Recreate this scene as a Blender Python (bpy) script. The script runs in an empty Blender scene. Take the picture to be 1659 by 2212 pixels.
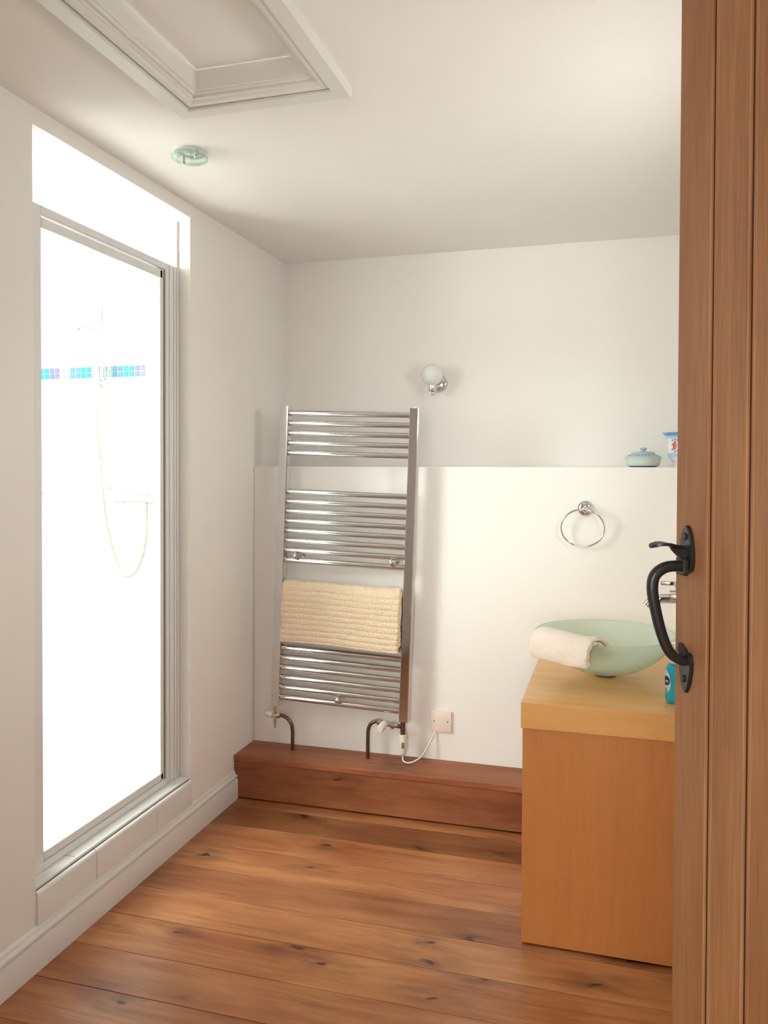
import bpy, bmesh, math, random
from mathutils import Vector, Matrix
random.seed(7)
scene = bpy.context.scene
COL = scene.collection

# ------------------------------------------------------------------ camera, world, light, exposure
EYE = 1.4
cam_data = bpy.data.cameras.new('camera')
cam = bpy.data.objects.new('camera', cam_data); COL.objects.link(cam)
cam_data.sensor_fit = 'HORIZONTAL'; cam_data.sensor_width = 36.0
cam_data.lens = 1730.1 / 1659.0 * 36.0
cam_data.shift_y = -(1106.0 - 1045.5) / 1659.0
cam_data.clip_start = 0.02
YAW, PITCH, ROLL = 0.2805, -0.0179, 0.0034
fw = Vector((-math.sin(YAW) * math.cos(PITCH), math.cos(YAW) * math.cos(PITCH), math.sin(PITCH)))
rt = Vector((math.cos(YAW), math.sin(YAW), 0.0)); up = rt.cross(fw)
r2 = rt * math.cos(ROLL) + up * math.sin(ROLL); u2 = up * math.cos(ROLL) - rt * math.sin(ROLL)
M = Matrix(((r2.x, u2.x, -fw.x, 0), (r2.y, u2.y, -fw.y, 0), (r2.z, u2.z, -fw.z, EYE), (0, 0, 0, 1)))
cam.matrix_world = M
scene.camera = cam

SKY = 26.0
world = bpy.data.worlds.new('overcast_sky'); scene.world = world; world.use_nodes = True
bg = world.node_tree.nodes['Background']
_wn = world.node_tree
_tc = _wn.nodes.new('ShaderNodeTexCoord'); _sp = _wn.nodes.new('ShaderNodeSeparateXYZ'); _cr = _wn.nodes.new('ShaderNodeValToRGB')
_wn.links.new(_tc.outputs['Generated'], _sp.inputs[0]); _mr = _wn.nodes.new('ShaderNodeMapRange'); _mr.inputs[1].default_value = -1.0
_wn.links.new(_sp.outputs[2], _mr.inputs[0]); _wn.links.new(_mr.outputs[0], _cr.inputs[0])
# bright overcast above the horizon, pale paving below it
_cr.color_ramp.elements[0].position = .48; _cr.color_ramp.elements[0].color = (.74, .725, .71, 1)
_cr.color_ramp.elements[1].position = .52; _cr.color_ramp.elements[1].color = (1.0, .985, .975, 1)
_wn.links.new(_cr.outputs[0], bg.inputs['Color'])
bg.inputs['Strength'].default_value = SKY
vs = scene.view_settings
vs.view_transform = 'Standard'; vs.look = 'None'; vs.gamma = 1.0; vs.exposure = 0.0
vs.use_curve_mapping = False

def portal(name, loc, rot, sx, sy):
    l = bpy.data.lights.new(name, 'AREA'); l.shape = 'RECTANGLE'; l.size = sx; l.size_y = sy
    l.cycles.is_portal = True
    o = bpy.data.objects.new(name, l); COL.objects.link(o); o.location = loc; o.rotation_euler = rot
    return o
# daylight enters through the window and the rooflight of the shower room (portals only guide sampling)
portal('window_portal', (-2.80, 1.35, 1.85), (0, -math.pi / 2, 0), 1.1, 1.0)
portal('rooflight_portal', (-2.22, 2.00, 2.62), (0, 0, 0), 0.60, 0.9)

portal('landing_fill_portal', (-.15, -1.66, 1.50), (math.pi / 2, 0, 0), .95, .95)  # guides sampling for the added landing fill window
portal('side_fill_portal', (.57, 2.05, 1.73), (0, math.pi / 2, 0), .38, .52)  # guides sampling for the added fill window in the right wall

# ------------------------------------------------------------------ geometry helpers
def lin(c):
    c /= 255.0
    return c / 12.92 if c <= 0.04045 else ((c + 0.055) / 1.055) ** 2.4
def rgb(r, g, b): return (lin(r), lin(g), lin(b), 1.0)

def box(x0, x1, y0, y1, z0, z1, bev=0.0, seg=1):
    bm = bmesh.new()
    v = [bm.verts.new((x, y, z)) for x in (x0, x1) for y in (y0, y1) for z in (z0, z1)]
    for f in ((0, 1, 3, 2), (4, 6, 7, 5), (0, 4, 5, 1), (2, 3, 7, 6), (0, 2, 6, 4), (1, 5, 7, 3)):
        bm.faces.new([v[i] for i in f])
    if bev > 0:
        bmesh.ops.bevel(bm, geom=bm.edges[:], offset=bev, segments=seg, profile=0.5, affect='EDGES')
    bmesh.ops.recalc_face_normals(bm, faces=bm.faces[:])
    return take(bm)
def take(bm):
    bm.verts.index_update()
    V = [v.co.copy() for v in bm.verts]; F = [[v.index for v in f.verts] for f in bm.faces]
    bm.free(); return V, F
def prism(poly, d0, d1, axis='y'):
    """closed 2-D outline pushed along an axis; poly is (a, b) in the two other axes, in x,y,z order"""
    n = len(poly); V = []
    for d in (d0, d1):
        for a, b in poly:
            V.append(Vector({'x': (d, a, b), 'y': (a, d, b), 'z': (a, b, d)}[axis]))
    F = [list(range(n)), [n + i for i in range(n)]]
    for i in range(n):
        j = (i + 1) % n; F.append([i, j, n + j, n + i])
    return fixn(V, F)
def fixn(V, F):
    bm = bmesh.new(); vv = [bm.verts.new(v) for v in V]
    for f in F:
        try: bm.faces.new([vv[i] for i in f])
        except ValueError: pass
    bmesh.ops.recalc_face_normals(bm, faces=bm.faces[:])
    return take(bm)
def lathe(prof, n=32, c=(0, 0, 0), axis='z', sx=1.0, sy=1.0):
    """prof: (radius, height) pairs; ends with radius 0 are closed to a point"""
    V = []; F = []; rings = []
    for r, z in prof:
        if r <= 1e-6:
            rings.append([len(V)]); V.append(Vector((0, 0, z)))
        else:
            rings.append(list(range(len(V), len(V) + n)))
            for i in range(n):
                a = 2 * math.pi * i / n; V.append(Vector((r * math.cos(a) * sx, r * math.sin(a) * sy, z)))
    for A, B in zip(rings[:-1], rings[1:]):
        for i in range(n):
            j = (i + 1) % n
            if len(A) == 1 and len(B) == 1: continue
            if len(A) == 1: F.append([A[0], B[i], B[j]])
            elif len(B) == 1: F.append([A[i], B[0], A[j]])
            else: F.append([A[i], B[i], B[j], A[j]])
    if axis == 'y': V = [Vector((v.x, v.z, v.y)) for v in V]
    if axis == 'x': V = [Vector((v.z, v.x, v.y)) for v in V]
    c = Vector(c); V = [v + c for v in V]
    return fixn(V, F)
def cyl(r, h0, h1, c=(0, 0, 0), axis='z', n=24, bev=0.0):
    if bev > 0:
        p = [(0, h0), (r - bev, h0), (r - bev * .3, h0 + bev * .3), (r, h0 + bev), (r, h1 - bev), (r - bev * .3, h1 - bev * .3), (r - bev, h1), (0, h1)]
    else: p = [(0, h0), (r, h0), (r, h1), (0, h1)]
    return lathe(p, n, c, axis)
def cat(pts, k=8, closed=False):
    """Catmull-Rom through the points"""
    P = [Vector(p) for p in pts]; out = []; n = len(P)
    for i in range(n if closed else n - 1):
        g = (lambda q: P[q % n]) if closed else (lambda q: P[max(0, min(n - 1, q))])
        a, b, c, d = g(i - 1), g(i), g(i + 1), g(i + 2)
        for s in range(k):
            t = s / k
            out.append(0.5 * ((2 * b) + (c - a) * t + (2 * a - 5 * b + 4 * c - d) * t * t + (3 * b - a - 3 * c + d) * t ** 3))
    if not closed: out.append(P[-1])
    return out
def sweep(pts, rad, n=12, closed=False, cap=True, ell=(1, 1), ref=None, squ=None):
    """tube along points; rad is a number or a list"""
    P = [Vector(p) for p in pts]; m = len(P)
    R_ = rad if isinstance(rad, (list, tuple)) else [rad] * m
    T = []
    for i in range(m):
        a = P[(i - 1) % m] if (closed or i > 0) else P[i]
        b = P[(i + 1) % m] if (closed or i < m - 1) else P[i]
        T.append((b - a).normalized())
    ref = Vector(ref) if ref else (Vector((0, 0, 1)) if abs(T[0].z) < .9 else Vector((1, 0, 0)))
    u = (ref - T[0] * ref.dot(T[0])).normalized()
    V = []; F = []
    for i in range(m):
        u = (u - T[i] * u.dot(T[i])).normalized(); w = T[i].cross(u)
        for k in range(n):
            a = 2 * math.pi * (k + .5) / n; ca, sa = math.cos(a), math.sin(a)
            if squ: ca, sa = math.copysign(abs(ca) ** squ, ca), math.copysign(abs(sa) ** squ, sa)
            V.append(P[i] + u * (R_[i] * ell[0] * ca) + w * (R_[i] * ell[1] * sa))
    for i in range(m if closed else m - 1):
        j = (i + 1) % m
        for k in range(n):
            l = (k + 1) % n; F.append([i * n + k, i * n + l, j * n + l, j * n + k])
    if cap and not closed:
        F.append(list(range(n))); F.append([(m - 1) * n + k for k in range(n)])
    return fixn(V, F)
def sphere(r, c, nu=24, nv=14, s=(1, 1, 1)):
    p = [(r * math.sin(math.pi * i / nv) if 0 < i < nv else 0, -r * math.cos(math.pi * i / nv)) for i in range(nv + 1)]
    V, F = lathe(p, nu)
    c = Vector(c); return [Vector((v.x * s[0], v.y * s[1], v.z * s[2])) + c for v in V], F
def move(g, M_):
    return [M_ @ v for v in g[0]], g[1]
def rotz(a): return Matrix.Rotation(a, 4, 'Z')
def tr(x, y, z): return Matrix.Translation((x, y, z))

def obj(name, geos, mat, parent=None, smooth=False, kind=None, auto=None):
    """one mesh object; coordinates are world ones when there is no parent or the parent is unrotated,
    and are rebased to the parent's origin"""
    V = []; F = []
    if isinstance(geos, tuple): geos = [geos]
    for gv, gf in geos:
        o = len(V); V += [Vector(v) for v in gv]; F += [[i + o for i in f] for f in gf]
    if parent is not None:
        if parent.get('_local'): base = Vector((0, 0, 0))
        else: base = root_loc(parent)
        org = Vector((0, 0, 0))
    else: base = Vector((0, 0, 0))
    V = [v - base for v in V]
    lo = Vector([min(v[i] for v in V) for i in range(3)]); hi = Vector([max(v[i] for v in V) for i in range(3)])
    org = Vector(((lo.x + hi.x) / 2, (lo.y + hi.y) / 2, lo.z))
    me = bpy.data.meshes.new(name); me.from_pydata([v - org for v in V], [], F)
    me.validate(); me.materials.append(mat)
    if smooth:
        for p in me.polygons: p.use_smooth = True
        try: me.set_sharp_from_angle(angle=math.radians(auto or 38))
        except Exception: pass
    o = bpy.data.objects.new(name, me); COL.objects.link(o); o.location = org
    if parent is not None: o.parent = parent
    if kind: o['kind'] = kind
    if parent is not None and parent.get('_local'): o['_local'] = 1; o['_off'] = tuple(org)
    return o
def root_loc(p):
    l = Vector((0, 0, 0))
    while p is not None: l = l + p.location; p = p.parent
    return l
def sub(name, geos, mat, part, **k):
    """a sub-part of a part inside a thing that has its own local frame (coordinates in the thing's frame)"""
    off = Vector(part['_off']) if part.get('_off') is not None else Vector((0, 0, 0))
    if isinstance(geos, tuple): geos = [geos]
    geos = [([Vector(v) - off for v in g[0]], g[1]) for g in geos]
    return obj(name, geos, mat, part, **k)
def thing(name, label, cat_, loc=(0, 0, 0), rot=None, group=None, local=False):
    o = bpy.data.objects.new(name, None); COL.objects.link(o); o.location = loc
    o.empty_display_size = .05
    if rot: o.rotation_euler = rot
    if local: o['_local'] = 1
    return tag(o, label, cat_, group)
def tag(o, label, cat_, group=None):
    o['label'] = label; o['category'] = cat_
    if group: o['group'] = group
    return o
def struct(name, label, geos, mat, cat_=None, **k):
    o = obj(name, geos, mat, kind='structure', **k); o['label'] = label; o['category'] = cat_ or name.split('_')[0]
    return o
def struct_empty(name, label, cat_, loc, rot=None, local=False):
    o = thing(name, label, cat_, loc, rot, local=local); o['kind'] = 'structure'; return o

# ------------------------------------------------------------------ materials
def new_mat(name):
    m = bpy.data.materials.new(name); m.use_nodes = True
    nt = m.node_tree; b = nt.nodes['Principled BSDF']; return m, nt, b
def nd(nt, typ, **k):
    n = nt.nodes.new(typ)
    for a, v in k.items(): setattr(n, a, v)
    return n
def setin(n, **k):
    for a, v in k.items(): n.inputs[a.replace('_', ' ')].default_value = v
def mix(nt, fac, a, b, blend='MIX'):
    n = nd(nt, 'ShaderNodeMix', data_type='RGBA', blend_type=blend)
    for s, v in ((n.inputs[0], fac), (n.inputs[6], a), (n.inputs[7], b)):
        if hasattr(v, 'is_linked') or hasattr(v, 'links'): nt.links.new(v, s)
        else: s.default_value = v
    return n.outputs[2]
def ramp(nt, src, stops):
    n = nd(nt, 'ShaderNodeValToRGB'); nt.links.new(src, n.inputs[0])
    e = n.color_ramp.elements
    while len(e) < len(stops): e.new(0.5)
    for el, (p, c) in zip(e, stops):
        el.position = p; el.color = c if len(c) == 4 else (*c, 1)
    return n.outputs[0]
G = lambda v: (v, v, v, 1)

def plain(name, col, rough=.5, metal=0.0, spec=.5, coat=0.0, bump=0.0, bscale=200.0):
    m, nt, b = new_mat(name)
    setin(b, Base_Color=col, Roughness=rough, Metallic=metal); b.inputs['Specular IOR Level'].default_value = spec
    b.inputs['Coat Weight'].default_value = coat
    if bump > 0:
        tc = nd(nt, 'ShaderNodeTexCoord'); nz = nd(nt, 'ShaderNodeTexNoise'); setin(nz, Scale=bscale, Detail=4.0)
        bp = nd(nt, 'ShaderNodeBump'); setin(bp, Strength=bump, Distance=.002)
        nt.links.new(tc.outputs['Object'], nz.inputs['Vector']); nt.links.new(nz.outputs['Fac'], bp.inputs['Height'])
        nt.links.new(bp.outputs['Normal'], b.inputs['Normal'])
    return m
def paint(name, col, rough=.85, wob=.03):
    """matt emulsion on plaster: faint trowel unevenness"""
    m, nt, b = new_mat(name)
    tc = nd(nt, 'ShaderNodeTexCoord'); nz = nd(nt, 'ShaderNodeTexNoise'); setin(nz, Scale=2.2, Detail=3.0)
    n2 = nd(nt, 'ShaderNodeTexNoise'); setin(n2, Scale=90.0, Detail=3.0)
    nt.links.new(tc.outputs['Object'], nz.inputs['Vector']); nt.links.new(tc.outputs['Object'], n2.inputs['Vector'])
    c = mix(nt, nz.outputs['Fac'], tuple(x * (1 - wob) for x in col[:3]) + (1,), tuple(min(1, x * (1 + wob)) for x in col[:3]) + (1,))
    nt.links.new(c, b.inputs['Base Color']); setin(b, Roughness=rough); b.inputs['Specular IOR Level'].default_value = .25
    bp = nd(nt, 'ShaderNodeBump'); setin(bp, Strength=.05, Distance=.002)
    nt.links.new(n2.outputs['Fac'], bp.inputs['Height']); nt.links.new(bp.outputs['Normal'], b.inputs['Normal'])
    return m
def wood(name, light, dark, knot, axis='x', rough=.35, knots=1.0, fine=1.0, patch=.6, coat=0.0, kscale=4.0, face='xy'):
    """sawn timber; grain runs along the axis, every piece is cut from another spot of the log"""
    m, nt, b = new_mat(name)
    L = nt.links
    tc = nd(nt, 'ShaderNodeTexCoord'); oi = nd(nt, 'ShaderNodeObjectInfo')
    rnd = nd(nt, 'ShaderNodeMath', operation='MULTIPLY'); L.new(oi.outputs['Random'], rnd.inputs[0]); rnd.inputs[1].default_value = 37.0
    ad = nd(nt, 'ShaderNodeVectorMath', operation='ADD'); L.new(tc.outputs['Object'], ad.inputs[0])
    cb = nd(nt, 'ShaderNodeCombineXYZ')
    for i in range(3): L.new(rnd.outputs[0], cb.inputs[i])
    L.new(cb.outputs[0], ad.inputs[1])
    def mapped(s_long, s_cross):
        mp = nd(nt, 'ShaderNodeMapping'); sc = [s_cross] * 3; sc['xyz'.index(axis)] = s_long
        mp.inputs['Scale'].default_value = sc; L.new(ad.outputs[0], mp.inputs['Vector']); return mp.outputs[0]
    def noise(vec, scale, detail=4.0, dist=0.0):
        n = nd(nt, 'ShaderNodeTexNoise'); setin(n, Scale=scale, Detail=detail, Distortion=dist); L.new(vec, n.inputs['Vector']); return n.outputs['Fac']
    grain = noise(mapped(1.3, 16), 2.0, 6.0, .8)
    finef = noise(mapped(5, 160), 2.0, 3.0)
    big = noise(mapped(1.4, 4.0), 1.6, 3.0, .4)
    c = ramp(nt, grain, [(.28, dark), (.62, light)])
    c = mix(nt, ramp(nt, big, [(.35, G(0)), (.72, G(patch))]), c, mix(nt, .5, dark, light), 'MULTIPLY') if patch > 0 else c
    c = mix(nt, ramp(nt, finef, [(.35, G(.34 * fine)), (.6, G(0))]), c, dark, 'MULTIPLY')
    if knots > 0:
        sp = nd(nt, 'ShaderNodeSeparateXYZ'); L.new(mapped(.42, 1.0), sp.inputs[0])
        c2 = nd(nt, 'ShaderNodeCombineXYZ'); L.new(sp.outputs['xyz'.index(face[0])], c2.inputs[0]); L.new(sp.outputs['xyz'.index(face[1])], c2.inputs[1])
        wn = nd(nt, 'ShaderNodeTexNoise'); setin(wn, Scale=22.0, Detail=3.0); L.new(c2.outputs[0], wn.inputs['Vector'])
        wv = nd(nt, 'ShaderNodeVectorMath', operation='MULTIPLY_ADD'); L.new(wn.outputs['Color'], wv.inputs[0]); wv.inputs[1].default_value = (.06, .06, 0); L.new(c2.outputs[0], wv.inputs[2])
        mp = wv.outputs[0]
        vo = nd(nt, 'ShaderNodeTexVoronoi', voronoi_dimensions='2D'); setin(vo, Scale=kscale, Randomness=1.0); L.new(mp, vo.inputs['Vector'])
        sep = nd(nt, 'ShaderNodeSeparateColor'); L.new(vo.outputs['Color'], sep.inputs[0])
        pick = ramp(nt, sep.outputs[0], [(.25, G(0)), (.60, G(1))])
        core = ramp(nt, vo.outputs['Distance'], [(.02, G(1)), (.055, G(0))])
        halo = ramp(nt, vo.outputs['Distance'], [(.03, G(.65)), (.36, G(0))])
        hk = mix(nt, 1.0, pick, halo, 'MULTIPLY'); ck = mix(nt, 1.0, pick, core, 'MULTIPLY')
        wob = ramp(nt, noise(mapped(9, 30), 1.0, 4.0), [(.35, G(0)), (.6, G(1))])
        c = mix(nt, mix(nt, 1.0, hk, wob, 'MULTIPLY'), c, knot, 'MIX')
        c = mix(nt, mix(nt, 1.0, ck, G(.85 * knots), 'MULTIPLY'), c, tuple(x * .45 for x in knot[:3]) + (1,), 'MIX')
    c = mix(nt, 1.0, c, oi.outputs['Color'], 'MULTIPLY')
    L.new(c, b.inputs['Base Color'])
    rr = ramp(nt, grain, [(.2, G(min(1, rough + .12))), (.8, G(rough))]); L.new(rr, b.inputs['Roughness'])
    b.inputs['Coat Weight'].default_value = coat; b.inputs['Coat Roughness'].default_value = .25
    b.inputs['Specular IOR Level'].default_value = .45
    bp = nd(nt, 'ShaderNodeBump'); setin(bp, Strength=.12, Distance=.001); L.new(finef, bp.inputs['Height']); L.new(bp.outputs['Normal'], b.inputs['Normal'])
    return m
def pile(name, col, dark, rough=.95, scale=420.0, strength=1.0, dist=.004):
    m, nt, b = new_mat(name)
    tc = nd(nt, 'ShaderNodeTexCoord'); nz = nd(nt, 'ShaderNodeTexNoise'); setin(nz, Scale=scale, Detail=3.0)
    vo = nd(nt, 'ShaderNodeTexVoronoi'); setin(vo, Scale=scale * .7)
    nt.links.new(tc.outputs['Object'], nz.inputs['Vector']); nt.links.new(tc.outputs['Object'], vo.inputs['Vector'])
    c = ramp(nt, nz.outputs['Fac'], [(.3, dark), (.55, col)])
    nt.links.new(c, b.inputs['Base Color']); setin(b, Roughness=rough); b.inputs['Specular IOR Level'].default_value = .1
    b.inputs['Sheen Weight'].default_value = .3
    bp = nd(nt, 'ShaderNodeBump'); setin(bp, Strength=strength, Distance=dist); nt.links.new(vo.outputs['Distance'], bp.inputs['Height'])
    nt.links.new(bp.outputs['Normal'], b.inputs['Normal'])
    return m
def schlick(nt, f0=.04):
    """surface reflectance that is the same from both sides of a thin pane"""
    lw = nd(nt, 'ShaderNodeLayerWeight'); lw.inputs[0].default_value = .5
    pw = nd(nt, 'ShaderNodeMath', operation='POWER'); nt.links.new(lw.outputs['Facing'], pw.inputs[0]); pw.inputs[1].default_value = 5.0
    ma = nd(nt, 'ShaderNodeMath', operation='MULTIPLY_ADD'); nt.links.new(pw.outputs[0], ma.inputs[0]); ma.inputs[1].default_value = 1 - f0; ma.inputs[2].default_value = f0
    return ma.outputs[0]
def glass(name, tint=(.97, 1.0, .985, 1), gl=1.0):
    m, nt, b = new_mat(name); nt.nodes.remove(b)
    t = nd(nt, 'ShaderNodeBsdfTransparent'); t.inputs[0].default_value = tint
    g = nd(nt, 'ShaderNodeBsdfGlossy'); g.inputs['Roughness'].default_value = .02
    mx = nd(nt, 'ShaderNodeMixShader'); nt.links.new(schlick(nt), mx.inputs[0]); nt.links.new(t.outputs[0], mx.inputs[1]); nt.links.new(g.outputs[0], mx.inputs[2])
    nt.links.new(mx.outputs[0], nt.nodes['Material Output'].inputs[0])
    return m
def frosted(name, col, see=.3, trans=.45, rough=.12):
    """sand-blasted glass: part see-through, part scattering"""
    m, nt, b = new_mat(name); nt.nodes.remove(b); L = nt.links
    t = nd(nt, 'ShaderNodeBsdfTransparent'); t.inputs[0].default_value = tuple(.5 + .5 * x for x in col[:3]) + (1,)
    d = nd(nt, 'ShaderNodeBsdfDiffuse'); d.inputs[0].default_value = col
    tl = nd(nt, 'ShaderNodeBsdfTranslucent'); tl.inputs[0].default_value = col
    g = nd(nt, 'ShaderNodeBsdfGlossy'); g.inputs['Roughness'].default_value = rough
    m1 = nd(nt, 'ShaderNodeMixShader'); m1.inputs[0].default_value = trans; L.new(d.outputs[0], m1.inputs[1]); L.new(tl.outputs[0], m1.inputs[2])
    m2 = nd(nt, 'ShaderNodeMixShader'); m2.inputs[0].default_value = see; L.new(m1.outputs[0], m2.inputs[1]); L.new(t.outputs[0], m2.inputs[2])
    m3 = nd(nt, 'ShaderNodeMixShader'); L.new(schlick(nt), m3.inputs[0]); L.new(m2.outputs[0], m3.inputs[1]); L.new(g.outputs[0], m3.inputs[2])
    L.new(m3.outputs[0], nt.nodes['Material Output'].inputs[0])
    return m

WALL = paint('warm_white_wall_paint', (.925, .882, .845, 1))
CEIL = paint('white_ceiling_paint', (.935, .895, .86, 1))
GLOSSW = plain('white_gloss_paint', (.83, .81, .775, 1), .32, bump=.03, bscale=60)
TILEW = plain('white_glazed_tile', (.86, .86, .85, 1), .15)
GROUT = plain('grout', (.74, .73, .70, 1), .9)
UPVC = plain('white_plastic_frame', (.84, .83, .81, 1), .3)
CHROME = plain('chrome', (.70, .705, .71, 1), .06, 1.0)
CHROMED = plain('chrome_darker', (.62, .60, .57, 1), .12, 1.0)
COPPER = plain('painted_brown_pipe', rgb(112, 84, 70), .3, .75)
WPLAST = plain('cream_plastic', rgb(236, 228, 208), .4)
BLACKI = plain('black_iron', (.012, .0115, .011, 1), .36, 0.0, .45, bump=.25, bscale=110)
DARK = plain('dark_void', (.02, .016, .013, 1), .9)
FLOORW = wood('floor_oak', rgb(196, 137, 90), rgb(168, 107, 67), rgb(74, 44, 32), 'x', .30, 1.0, .7, .6, .12, 5.5)
BOXW = wood('boxing_oak', rgb(168, 107, 69), rgb(152, 92, 58), rgb(62, 34, 22), 'x', .42, 1.0, .8, .5, 0, 5.5, 'xz')
DOORW = wood('pine_door', rgb(170, 121, 78), rgb(157, 108, 68), rgb(100, 58, 34), 'z', .5, 0.0, .8, .3, 0, 3.0)
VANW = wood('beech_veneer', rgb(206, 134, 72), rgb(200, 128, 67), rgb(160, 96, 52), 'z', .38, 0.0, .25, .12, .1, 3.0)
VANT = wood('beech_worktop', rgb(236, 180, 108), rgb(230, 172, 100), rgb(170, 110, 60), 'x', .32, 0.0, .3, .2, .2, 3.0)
MATC = pile('cream_bath_mat', rgb(255, 232, 202), rgb(236, 204, 168), .95, 300, .9, .004)
TOWC = pile('pale_peach_terry', rgb(255, 240, 226), rgb(248, 226, 208), .95, 420, .6, .003)
PANE = glass('clear_glass')
GREENG = glass('green_edged_glass', (.93, .985, .96, 1))
BASIN = frosted('frosted_green_glass', (.84, .96, .86, 1), .38, .5)
OPAL = plain('opal_glass', (.86, .84, .79, 1), .25)

# ------------------------------------------------------------------ room shell
XL, ZC = -1.549, 2.3985           # left wall face, ceiling
Y0, Y1, Y2 = 3.081, 3.277, 3.626  # boxing front, lower back wall, upper back wall
ZB, ZL = 0.184, 1.413             # boxing top, ledge
XR, XRL = 0.46, 0.240             # right wall, thicker lower right wall
YF = 0.32                         # front wall (with the doorway the camera looks through)
OY0, OY1, OZ0, OZ1 = 1.866, 2.719, 0.222, 2.350   # shower opening in the left wall
XS = XL - 0.15                    # back of the left wall

floor = struct('floor', 'brown oak plank floor of the bathroom', box(XL - .02, XR, -1.7, Y2, -.06, -.022), DARK, 'floor')
edges = [3.30, 3.015]
for e in (2.842, 2.676, 2.506, 2.338, 2.174, 2.003, 1.838): edges.append(e)
while edges[-1] > -1.6: edges.append(edges[-1] - .168)
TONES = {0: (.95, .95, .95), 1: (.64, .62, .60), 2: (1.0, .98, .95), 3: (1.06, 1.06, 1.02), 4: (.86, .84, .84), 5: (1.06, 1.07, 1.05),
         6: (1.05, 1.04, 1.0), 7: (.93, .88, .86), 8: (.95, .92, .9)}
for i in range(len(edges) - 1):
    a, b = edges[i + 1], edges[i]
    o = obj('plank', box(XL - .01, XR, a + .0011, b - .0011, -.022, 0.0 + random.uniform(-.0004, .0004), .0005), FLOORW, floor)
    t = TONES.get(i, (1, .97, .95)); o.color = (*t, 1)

# left wall: four blocks round the shower opening
struct('wall_left', 'warm white plastered left wall with tall opening to the shower',
       [box(XS, XL, YF - .2, OY0, 0, ZC), box(XS, XL, OY1, Y2 + .1, 0, ZC), box(XS, XL, OY0, OY1, OZ1, ZC), box(XS, XL, OY0, OY1, 0, OZ0 - .012)], WALL, 'wall')
struct('wall_back', 'upper back wall painted warm white above the ledge', box(XL, XR + .1, Y2, Y2 + .1, 0, ZC), WALL, 'wall')
struct('wall_back_lower', 'thicker lower back wall ending in a ledge', box(XL, XR, Y1, Y2, 0, ZL, .004, 2), WALL, 'wall')
struct('wall_right', 'warm white right wall behind the pine door', [box(XR, XR + .1, YF - .2, 1.79, 0, ZC), box(XR, XR + .1, 2.31, Y2 + .1, 0, ZC), box(XR, XR + .1, 1.79, 2.31, 0, 1.54), box(XR, XR + .1, 1.79, 2.31, 1.92, ZC)], WALL, 'wall')
struct('wall_right_lower', 'thicker lower right wall behind the basin cabinet', box(XRL, XR, 1.62, Y1, 0, ZL, .004, 2), WALL, 'wall')
DX0, DX1, DZ = -.60, .40, 2.15
struct('wall_front', 'front wall with the doorway', [box(XS, DX0, YF - .16, YF, 0, ZC), box(DX1, XR, YF - .16, YF, 0, ZC), box(DX0, DX1, YF - .16, YF, DZ, ZC)], WALL, 'wall')
# landing on the near side of the doorway
struct('wall_landing', 'plain walls of the landing outside the bathroom',
       [box(-1.35, -1.25, -1.6, YF - .16, 0, ZC), box(.95, 1.05, -1.6, YF - .16, 0, ZC), box(-1.35, -.625, -1.7, -1.6, 0, ZC), box(.325, 1.05, -1.7, -1.6, 0, ZC), box(-.625, .325, -1.7, -1.6, 0, 1.025), box(-.625, .325, -1.7, -1.6, 1.975, ZC),
        box(XR + .1, 1.05, YF - .16, YF - .06, 0, ZC)], WALL, 'wall')
struct('floor_landing', 'landing floor outside the bathroom', [box(XR, 1.05, -1.7, YF - .16, -.06, -.002)], FLOORW, 'floor')
# ceiling with the loft opening
HX0, HX1, HY0, HY1 = -1.163, -.668, 1.33, 2.002
ci = .085
struct('ceiling', 'white ceiling with square loft opening',
       [box(-2.0, HX0 + ci, -1.7, Y2 + .1, ZC, ZC + .04), box(HX1 - ci, 1.05, -1.7, Y2 + .1, ZC, ZC + .04),
        box(HX0 + ci, HX1 - ci, -1.7, HY0 + ci, ZC, ZC + .04), box(HX0 + ci, HX1 - ci, HY1 - ci, Y2 + .1, ZC, ZC + .04)], CEIL, 'ceiling')

# skirting along the left wall
sk = [(0, 0), (.020, 0), (.020, .082), (.0185, .085), (.0120, .0855), (.0120, .0895), (.0170, .0912), (.0185, .0950), (.0172, .0992), (.0115, .1020), (.0085, .1050), (.0075, .1110), (.0040, .1160), (0, .1190)]
struct('baseboard_left', 'white moulded skirting board along the left wall', prism([(XL + a, b) for a, b in sk], YF, Y0 - .001, 'y'), GLOSSW, 'skirting', smooth=True, auto=30)

# ------------------------------------------------------------------ shower room behind the opening
SX0, SY0, SY1, SZ = -2.75, 0.75, 3.10, 2.56
WY0, WY1, WZ0, WZ1 = 0.85, 1.85, 1.30, 2.40      # window in the outer shower wall
RX0, RX1, RY0, RY1 = -2.52, -1.92, 1.55, 2.45    # rooflight
wse = struct('wall_shower_end', 'white tiled end wall of the shower with a mosaic band', box(SX0 - .1, XS, SY1, SY1 + .1, 0, SZ), TILEW, 'wall')
struct('wall_shower_outer', 'white outer wall of the shower with a window',
       [box(SX0 - .1, SX0, SY0 - .1, WY0, 0, SZ), box(SX0 - .1, SX0, WY1, SY1, 0, SZ), box(SX0 - .1, SX0, WY0, WY1, 0, WZ0), box(SX0 - .1, SX0, WY0, WY1, WZ1, SZ)], TILEW, 'wall')
struct('wall_shower_near', 'white near wall of the shower', box(SX0, XS, SY0 - .1, SY0, 0, SZ), TILEW, 'wall')
struct('wall_shower_head', 'white wall above the bathroom ceiling line in the shower', box(XS - .001, XS + .05, SY0 - .1, SY1 + .1, ZC, SZ), TILEW, 'wall')
struct('floor_shower', 'white shower tray', [box(SX0, XS, SY0, SY1, -.05, .10)], TILEW, 'shower tray')
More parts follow.
